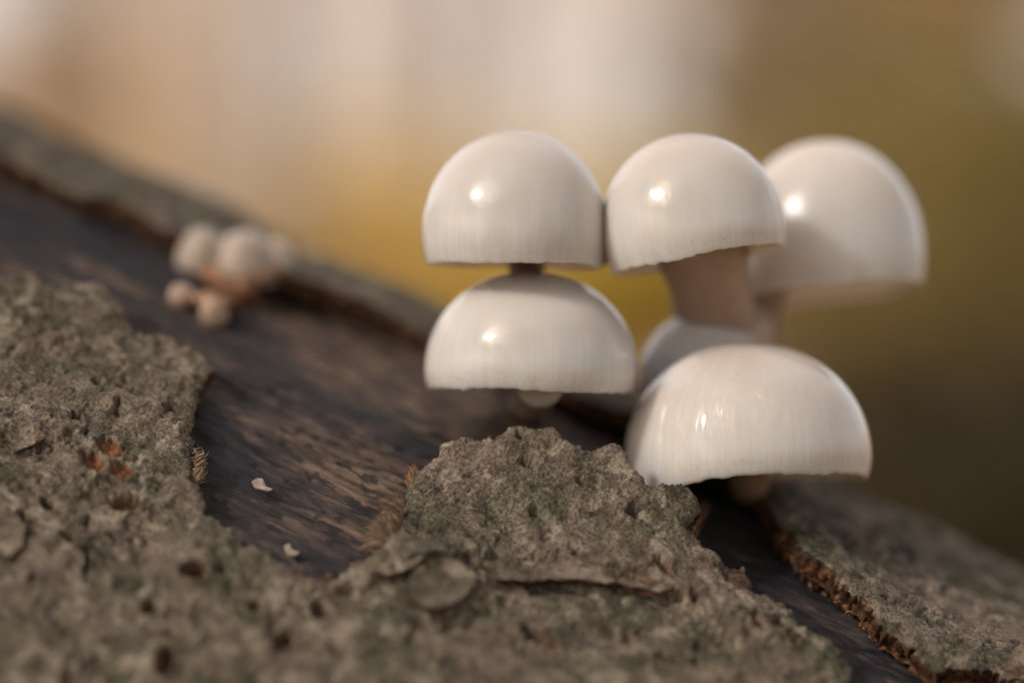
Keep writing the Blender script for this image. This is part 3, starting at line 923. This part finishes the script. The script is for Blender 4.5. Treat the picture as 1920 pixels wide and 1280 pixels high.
mushroom('porcelain_mushroom', 'small blurred mushroom tucked behind the wet wrinkled cap', 1318, 122, 584, 750, 0.034, CAP_E,
         base=on_log(1350, 890), p=2.05, seed=6, wave=0.012, bend=(0, -0.004, 0.01), ring=False)
mushroom('porcelain_mushroom', 'tiny round mushroom bud peeping out under the ivory cap', 1012, 46, 684, 724, 0.016, CAP_E2,
         base=on_log(1012, 745), p=2.0, seed=12, wave=0.01, pitch=65, ring=False, nphi=64, nprof=28, stipe_r=0.4)
BROWN = flesh_material('stipe_brown', (0.34, 0.17, 0.09), (0.16, 0.07, 0.03), 0.5, 0.4)
cb = on_log(465, 560)
YCL = on_log(450, 520).y - 0.004
mushroom('porcelain_mushroom', 'largest round button mushroom of the little blurred cluster by the bark lip', 462, 62, 430, 530, YCL, CAP_G, base=cb, p=2.1, seed=7, wave=0.02,
         nphi=64, nprof=28, ring=False, pitch=14, roll=4, stipe_mat=BROWN, stipe_r=0.35)
mushroom('porcelain_mushroom', 'duller button mushroom of the little cluster, beside the dark bare wood', 372, 46, 425, 505, YCL, CAP_G, base=cb, p=2.1, seed=8, wave=0.02,
         nphi=64, nprof=28, ring=False, pitch=10, roll=-14, stipe_mat=BROWN, stipe_r=0.35)
mushroom('porcelain_mushroom', 'tiny pinkish button mushroom of the little cluster, squeezed against the bark lip', 527, 30, 446, 505, YCL, CAP_G, base=cb, p=2.1, seed=9, wave=0.02,
         nphi=64, nprof=28, ring=False, pitch=8, roll=10, stipe_mat=BROWN, stipe_r=0.35)
mushroom('porcelain_mushroom', 'tiny orange-pink mushroom bud lowest in the little cluster', 404, 28, 552, 600, on_log(404, 590).y - 0.002, CAP_F, base=on_log(440, 580), p=2.0, seed=10, wave=0.02,
         nphi=48, nprof=24, ring=False, pitch=30, roll=12, stipe_mat=BROWN, stipe_r=0.45)
mushroom('porcelain_mushroom', 'tiny pale mushroom bud leaning out over the dark wood below the dull button', 346, 26, 528, 565, on_log(346, 560).y - 0.002, CAP_F, base=on_log(435, 572), p=2.0, seed=11, wave=0.02,
         nphi=48, nprof=24, ring=False, pitch=20, roll=30, stipe_mat=BROWN, stipe_r=0.45)

# ------------------------------------------------------------------ the wood behind and around
def at_px(x, dist):
    """ground point seen in picture column x at a distance from the camera"""
    wx = (x - 960) * K / D * dist
    return wx, dist - D


SUNV = np.array(SUN_DIR)
GAPV = np.array(Vector((-0.57, -0.54, 0.64)).normalized())
LEAF = {}
for nm, c, tr in [('leaf_gold', (0.85, 0.65, 0.27), 0.5), ('leaf_straw', (0.72, 0.56, 0.36), 0.45), ('leaf_pink', (0.70, 0.58, 0.48), 0.35), ('leaf_yellow', (0.90, 0.68, 0.16), 0.5),
                  ('leaf_olive', (0.45, 0.36, 0.145), 0.4), ('leaf_shade', (0.11, 0.08, 0.034), 0.25), ('leaf_brown', (0.34, 0.245, 0.12), 0.35), ('leaf_green', (0.17, 0.16, 0.06), 0.35)]:
    LEAF[nm] = simple_mat(nm, c, 0.6, 0.25, 3.0, tr)
TBARK = {}
for nm, c in [('tree_bark_grey', (0.44, 0.41, 0.43)), ('tree_bark_brown', (0.20, 0.15, 0.11)), ('tree_bark_pale', (0.52, 0.45, 0.40))]:
    TBARK[nm] = simple_mat(nm, c, 0.85, 0.3, 9.0)


def tree(label, x, y, height, r, leaf, bark, crown_z, crown_r, crown_h, nleaf, leaf_size, seed, name='beech_tree', limbs=9, group=None, cat='tree', clump=26):
    rg = np.random.default_rng(seed)
    z0 = float(floor_h(x, y)) - 0.03
    root = empty(name, (x, y, z0), label, cat, group)
    lean = rg.normal(0, 0.03, 2)
    n = 14
    path = [Vector((lean[0] * height * (i / n) ** 1.5 + r * 0.4 * math.sin(i * 1.3 + seed), lean[1] * height * (i / n) ** 1.5 + r * 0.4 * math.cos(i * 1.1 + seed), height * i / n)) for i in range(n + 1)]
    rad = [r * (1 - 0.82 * i / n) * (1 + 0.5 * math.exp(-i * 1.4)) for i in range(n + 1)]
    V, F = tube(path, rad, 12, 0.05, seed)
    V = [tuple(v) for v in V]; F = list(F)
    tips = []
    for k in range(limbs):
        i = int(n * (0.25 + 0.7 * (k + rg.random()) / limbs)); i = min(i, n)
        a = k * 2.4 + rg.random()
        zc = path[i].z
        ln = crown_r * rg.uniform(0.7, 1.1)
        tgt = path[i] + Vector((math.cos(a) * ln, math.sin(a) * ln, ln * rg.uniform(0.1, 0.6)))
        mid = (path[i] + tgt) / 2 + Vector((0, 0, -0.1 * ln))
        lp = bez(path[i], mid, mid, tgt, 7)
        v2, f2 = tube(lp, [max(rad[i] * 0.45 * (1 - j / 7.0), 0.004) for j in range(7)], 7, 0.03, k)
        o = len(V)
        V += [tuple(v) for v in v2]; F += [tuple(q + o for q in f) for f in f2]
        tips += lp[3:]
    mesh_np('trunk', np.array(V), np.array(F), bark, root)
    # leaves gathered in clumps through the crown
    nc = max(6, nleaf // clump)
    d = rg.normal(size=(nc, 3)); d /= np.linalg.norm(d, axis=1)[:, None]
    rad_ = rg.random(nc) ** 0.45
    cc = d * rad_[:, None] * np.array([crown_r, crown_r, crown_h]) + np.array([0, 0, crown_z])
    cc[:, 2] = np.maximum(cc[:, 2], 0.05)
    sp = rg.uniform(0.10, 0.24, nc) * crown_r
    idx = rg.integers(0, nc, nleaf)
    P = cc[idx] + rg.normal(size=(nleaf, 3)) * sp[idx][:, None] * np.array([1, 1, 0.6])
    W = P + np.array([x, y, z0])
    dist = np.linalg.norm(W - np.array([0, 0, 0.0]), axis=1)
    cosang = (W @ SUNV) / np.maximum(dist, 1e-6)
    gap = (W @ GAPV) / np.maximum(dist, 1e-6)
    keep = (cosang < math.cos(math.radians(8.0))) & (gap < math.cos(math.radians(15.0))) & (P[:, 2] > 0.02)        # the gap in the canopy that lets the sun in
    P = P[keep]; m = len(P)
    a1 = rg.normal(size=(m, 3)); a1 /= np.linalg.norm(a1, axis=1)[:, None]
    a2 = rg.normal(size=(m, 3)); a2 -= a1 * (a1 * a2).sum(1)[:, None]; a2 /= np.linalg.norm(a2, axis=1)[:, None]
    a3 = np.cross(a1, a2)
    s = leaf_size * rg.uniform(0.7, 1.3, m)[:, None]
    Q = np.stack([P - a1 * s, P + a2 * s * 0.55 + a3 * s * 0.15, P + a1 * s, P - a2 * s * 0.55 + a3 * s * 0.15], 1).reshape(-1, 3)
    f = np.arange(m)[:, None] * 4
    mesh_np('crown', Q, np.concatenate([f + [[0, 1, 2]], f + [[0, 2, 3]]]), leaf, root, smooth=False)
    return root


def back(label, pxx, dist, *a, **k):
    x, y = at_px(pxx, dist)
    return tree(label, x, y, *a, **k)


# understorey in view
back('golden-leaved beech sapling glowing beside the greyish cap', 690, 6.2, 2.2, 0.018, LEAF['leaf_gold'], TBARK['tree_bark_grey'], 0.54, 0.50, 0.22, 2200, 0.035, 301, name='beech_sapling')
back('straw-coloured sapling filling the bright gap behind the greyish cap', 640, 9.0, 3.0, 0.02, LEAF['leaf_straw'], TBARK['tree_bark_pale'], 1.0, 0.9, 0.6, 420, 0.045, 302, name='beech_sapling')
back('golden sapling at the edge of the wood above the bark ridge', 40, 6.0, 2.2, 0.02, LEAF['leaf_straw'], TBARK['tree_bark_grey'], 0.92, 0.22, 0.14, 900, 0.035, 303, name='beech_sapling')
back('bright yellow sapling seen in the gap between the ivory cap and brown stems', 1170, 5.0, 1.6, 0.015, LEAF['leaf_yellow'], TBARK['tree_bark_brown'], 0.46, 0.28, 0.17, 3600, 0.035, 304, name='beech_sapling')
back('brown-leaved sapling above the beige tilted cap', 1420, 6.0, 2.4, 0.02, LEAF['leaf_brown'], TBARK['tree_bark_grey'], 1.05, 0.33, 0.40, 700, 0.04, 305, name='beech_sapling')
back('dark evergreen shrub beyond the pale blurred mushroom', 1690, 5.0, 1.4, 0.03, LEAF['leaf_olive'], TBARK['tree_bark_brown'], 0.50, 0.30, 0.42, 1500, 0.035, 306, name='evergreen_shrub', cat='shrub')
back('dark evergreen shrub at the edge of the wood above the grey bark slope', 1960, 4.6, 1.4, 0.03, LEAF['leaf_olive'], TBARK['tree_bark_brown'], 0.45, 0.36, 0.45, 2600, 0.035, 307, name='evergreen_shrub', cat='shrub')
back('golden spray of beech leaves above the dark evergreen shrubs', 1830, 6.5, 2.6, 0.02, LEAF['leaf_gold'], TBARK['tree_bark_grey'], 1.26, 0.34, 0.17, 2200, 0.035, 308, name='beech_sapling')
back('olive-brown sapling behind the dark shrubs', 1800, 7.0, 2.0, 0.02, LEAF['leaf_brown'], TBARK['tree_bark_brown'], 0.75, 0.40, 0.30, 1800, 0.04, 309, name='beech_sapling')
back('low dark bush standing in for shaded ground beyond the grey bark slope', 1900, 3.2, 0.4, 0.015, LEAF['leaf_shade'], TBARK['tree_bark_brown'], 0.20, 0.30, 0.20, 5000, 0.03, 310, name='evergreen_shrub', cat='shrub')  # dark bush added for shaded ground; the shade is in its leaf colour
# trunks in view
for i, (pxx, dist, r, bk, lb) in enumerate([(455, 5.0, 0.060, 'tree_bark_grey', 'slim grey trunk standing in front of the straw-coloured sapling'),
                                            (215, 6.5, 0.08, 'tree_bark_brown', 'stout brown trunk above the bark ridge'),
                                            (860, 6.5, 0.085, 'tree_bark_grey', 'slender grey trunk above the greyish cap'),
                                            (60, 9.0, 0.10, 'tree_bark_grey', 'grey trunk behind the golden edge sapling'),
                                            (1330, 8.0, 0.09, 'tree_bark_pale', 'pale trunk above the beige tilted cap'),
                                            (1580, 7.0, 0.12, 'tree_bark_brown', 'brown trunk above the pale blurred mushroom'),
                                            (330, 11.0, 0.12, 'tree_bark_pale', 'pale trunk beside the slim grey trunk')]):
    back(lb, pxx, dist, 7.5, r, LEAF['leaf_gold'], TBARK[bk], 5.8, 1.7, 1.5, 450, 0.07, 320 + i, limbs=12)
# far trees
for i in range(16):
    d = 14 + 1.5 * (i * 7 % 11)
    back('far tree with thin pinkish-brown foliage in the blurred wood', 40 + i * 122, d, 8.0, 0.10, LEAF['leaf_pink'], TBARK['tree_bark_pale'], 2.6, 1.5, 2.2, 170, 0.09, 340 + i, limbs=12, group='far trees in the wood', name='far_tree')
# the wood around the camera, out of frame: it shades the log and shows in the wet caps
for i in range(13):
    a = math.radians(200 + i * 27.7)          # all round, sparing nothing but the canopy gap
    if 55 < math.degrees(a) % 360 < 125 or 180 < math.degrees(a) % 360 < 235: continue
    rr_ = 2.2 + 1.1 * ((i * 5) % 4)
    tree('tall autumn beech of the wood surrounding the log', math.cos(a) * rr_, math.sin(a) * rr_, 7.0, 0.10, LEAF[['leaf_brown', 'leaf_olive', 'leaf_green'][i % 3]], TBARK['tree_bark_grey'],
         4.2, 2.3, 2.0, 3600 if math.sin(a) < 0.3 else 900, 0.085, 370 + i, limbs=12, group='beeches around the log')

# ------------------------------------------------------------------ small details on the log
SLIME = flesh_material('slime', (0.50, 0.39, 0.31), (0.50, 0.39, 0.31), 0.12, 0.8)
SLIME.node_tree.nodes['Principled BSDF'].inputs['Coat Weight'].default_value = 1.0
SLIME.node_tree.nodes['Principled BSDF'].inputs['Coat Roughness'].default_value = 0.03
beige = next(o for o in bpy.data.objects if str(o.get('label', '')).startswith('beige mushroom'))
bp = [px(1138 + 1.5 * math.sin(i * 0.8), 385 + i * 11.0, 0.0152) - beige.location for i in range(11)]
V, F = tube(bp, [K * (7 + 9 * abs((i - 5) / 5.0) ** 2.2) for i in range(11)], 14, 0.02, 3)
V = np.array([tuple(v) for v in V]); V[:, 1] = (V[:, 1] - (0.0152 - beige.location.y)) * 1.6 + 0.0152 - beige.location.y
mesh_np('slime_bridge', V, np.array(F), SLIME, beige, attrs={'base': np.zeros(len(V))})

FIBRE = simple_mat('bark_fibre', (0.20, 0.135, 0.085), 0.75, 0.5, 900.0)
CRUMB = simple_mat('bark_crumb', (0.17, 0.088, 0.042), 0.85, 0.75, 700.0)


def log_point(x, y, lift=False, up=0.0, r=RB):
    u, th = pix2log(x, y, r, lift)
    return Vector(cyl(np.array([u]), np.array([th]), np.array([r + up]))[0])


def fibres(name, root_px, tip_px, n, spread, rad, seed, mat, up0=0.001, up1=0.001):
    rg = np.random.default_rng(seed)
    V, F = [], []
    for k in range(n):
        t0 = rg.random()
        a = Vector(root_px[0]).lerp(Vector(root_px[1]), t0) + Vector(rg.normal(0, 3, 2))
        b = Vector(tip_px[0]).lerp(Vector(tip_px[1]), t0 * 0.8 + 0.2 * rg.random()) + Vector(rg.normal(0, spread, 2))
        b = a.lerp(b, rg.uniform(0.45, 1.0))
        p0 = log_point(a.x, a.y, True, up0 * rg.uniform(0.0, 1)); p3 = log_point(b.x, b.y, False, up1 * rg.uniform(0.0, 1.6), RW)
        m = (p0 + p3) / 2 + Vector(rg.normal(0, 0.0005, 3))
        path = bez(p0, m, m + Vector(rg.normal(0, 0.0004, 3)), p3, 8)
        v, f = tube(path, [rad * rg.uniform(0.6, 1.3) * (1 - 0.85 * (j / 7.0) ** 2) for j in range(8)], 5)
        o = len(V); V += [tuple(q) for q in v]; F += [tuple(i + o for i in q) for q in f]
    o = mesh_np(name, local(np.array(V)), np.array(F), mat, log)
    return tag(o, kind='stuff')


fibres('fibre_tuft', [(752, 958), (738, 1030)], [(712, 988), (664, 1044)], 240, 5, 0.00026, 1, FIBRE, 0.0008, 0.0042)
fibres('fibre_tuft', [(366, 850), (366, 905)], [(386, 868), (388, 912)], 60, 4, 0.00020, 2, FIBRE, 0.0002, 0.0020)
fibres('fibre_tuft', [(790, 880), (776, 905)], [(762, 896), (756, 915)], 26, 4, 0.00020, 3, CRUMB, 0.0002, 0.0025)
fibres('fibre_tuft', [(1300, 968), (1290, 990)], [(1318, 990), (1298, 1006)], 60, 5, 0.00020, 4, CRUMB, 0.0002, 0.0035)


def crumbs(line, n, seed, s0, s1, mat, up):
    rg = np.random.default_rng(seed)
    V, F = [], []
    ico = np.array([(0, 0, 1), (0.9, 0, 0.4), (0.25, 0.85, 0.4), (-0.7, 0.5, 0.4), (-0.7, -0.5, 0.4), (0.25, -0.85, 0.4), (0.7, 0.5, -0.4), (-0.25, 0.85, -0.4), (-0.9, 0, -0.4), (-0.25, -0.85, -0.4), (0.7, -0.5, -0.4), (0, 0, -1)])
    tri = [(0, 1, 2), (0, 2, 3), (0, 3, 4), (0, 4, 5), (0, 5, 1), (1, 6, 2), (2, 7, 3), (3, 8, 4), (4, 9, 5), (5, 10, 1), (2, 6, 7), (3, 7, 8), (4, 8, 9), (5, 9, 10), (1, 10, 6), (11, 7, 6), (11, 8, 7), (11, 9, 8), (11, 10, 9), (11, 6, 10)]
    L = [Vector(p) for p in line]
    for k in range(n):
        t0 = rg.random() * (len(L) - 1); i = int(t0)
        p = L[i].lerp(L[i + 1], t0 - i) + Vector((rg.normal(-3, 4), rg.normal(6, 6)))
        c = np.array(log_point(p.x, p.y, False, rg.uniform(0, up), RW))
        v = (ico * (1 + rg.normal(0, 0.25, ico.shape))) * rg.uniform(s0, s1) * rg.uniform(0.5, 1.2, 3) + c
        o = len(V); V += [tuple(q) for q in v]; F += [tuple(i_ + o for i_ in q) for q in tri]
    o = mesh_np('bark_crumbs', local(np.array(V)), np.array(F), mat, log, smooth=False)
    return tag(o, kind='stuff')


crumbs([(1462, 1020), (1500, 1075), (1560, 1120), (1610, 1160), (1640, 1200), (1700, 1232), (1770, 1275)], 150, 5, 0.0002, 0.0007, CRUMB, 0.0026)
crumbs([(300, 440), (420, 480), (550, 536)], 60, 6, 0.0004, 0.0012, CRUMB, 0.002)
crumbs([(470, 1030), (520, 1062), (600, 1090), (670, 1066)], 50, 7, 0.0002, 0.0005, CRUMB, 0.0012)


def chip(name, label, outline, thick, mat, seed, r=RW, up=0.0006, parent=None):
    """small splinter lying on the wood; outline in photo pixels"""
    rg = np.random.default_rng(seed)
    pts = [log_point(x, y, False, up + rg.uniform(0, 0.0006), r) for x, y in outline]
    c = sum(pts, Vector()) / len(pts)
    nrm = Vector(NN) * 0.8 - Vector(YY) * 0.6
    n = len(pts)
    V = [tuple(p - c + nrm * thick) for p in pts] + [tuple((p - c) * 0.92) for p in pts] + [tuple(nrm * thick * 1.3)]
    F3 = [(i, (i + 1) % n, 2 * n) for i in range(n)]
    F4 = [(i, n + i, n + (i + 1) % n, (i + 1) % n) for i in range(n)]
    o = mesh_np(name, V, [np.array(F3), np.array(F4)], mat, None, smooth=False)
    o.location = c
    return tag(o, label, 'wood chip')


PALE = simple_mat('pale_chip', (0.28, 0.225, 0.19), 0.7, 0.3, 800.0)
chip('wood_chip', 'tiny pale pinkish splinter lying on the dark wood by the bark notch', [(531, 1034), (540, 1032), (548, 1040), (560, 1048), (552, 1051), (541, 1052), (534, 1046)], 0.0005, PALE, 1)
chip('wood_chip', 'small whitish blurred crumb on the brown wood, away from the bark edge', [(470, 911), (481, 905), (491, 909), (498, 920), (510, 927), (503, 931), (488, 925), (476, 922)], 0.0003, PALE, 2)


def spur():
    """broken splinter of bark standing up at the lower end"""
    out = [(1926, 1188), (1908, 1212), (1893, 1232), (1884, 1258), (1872, 1290), (1868, 1340), (1990, 1400), (2040, 1300), (2010, 1215), (1965, 1180)]
    rg = np.random.default_rng(9)
    P = np.array(out, float)
    Q = np.vstack([np.linspace(P[i], P[(i + 1) % len(P)], 7)[:-1] for i in range(len(P))])
    n = len(Q); rows = 12
    V = []
    for j in range(rows):
        f = j / (rows - 1)
        for q in Q:
            c = np.array([1950, 1290]); g = 1 - 0.10 * abs(2 * f - 1) ** 3
            p = c + (q - c) * g + rg.normal(0, 2.2, 2)
            V.append(tuple(px(p[0], p[1], -0.006 + 0.008 * f + rg.normal(0, 0.0002))))
    F = [(j * n + i, j * n + (i + 1) % n, (j + 1) * n + (i + 1) % n, (j + 1) * n + i) for j in range(rows - 1) for i in range(n)]
    V += [tuple(px(1950, 1290, -0.0066)), tuple(px(1950, 1290, 0.0026))]
    T = [(i, len(V) - 2, (i + 1) % n) for i in range(n)] + [((rows - 1) * n + i, (rows - 1) * n + (i + 1) % n, len(V) - 1) for i in range(n)]
    V = np.array(V)
    z = np.zeros(len(V))
    ed = np.clip(0.9 - (V[:, 0] - px(1872, 0).x) / 0.003, 0, 0.9)
    mesh_np('bark_flake', local(V), [np.array(F), np.array(T)], BARK, log, attrs={'pit': z, 'red': z, 'tint': z + 0.3, 'hgt': z + 0.5, 'edge': ed, 'crack': z}, vec={'logco': V[:, [0, 2, 1]]})


spur()


# unseen trees added on the sunny side; their leaves edge the mirrored canopy gap
for i, (az, rr_, hh, cz, nl, lf) in enumerate([(186, 4.6, 6.5, 3.9, 6500, 'leaf_brown'), (246, 4.6, 6.5, 3.9, 6500, 'leaf_green'), (216, 7.0, 4.2, 4.6, 9000, 'leaf_olive')]):
    a = math.radians(az)
    tree(['unseen brown-leaved beech edging the gap in the canopy', 'unseen green-leaved beech edging the gap in the canopy', 'unseen low olive-leaved beech edging the gap in the canopy from below'][i],
         math.cos(a) * rr_, math.sin(a) * rr_, hh, 0.10, LEAF[lf], TBARK['tree_bark_grey'], cz, 2.5, 2.6, nl, 0.085, 390 + i, limbs=6)
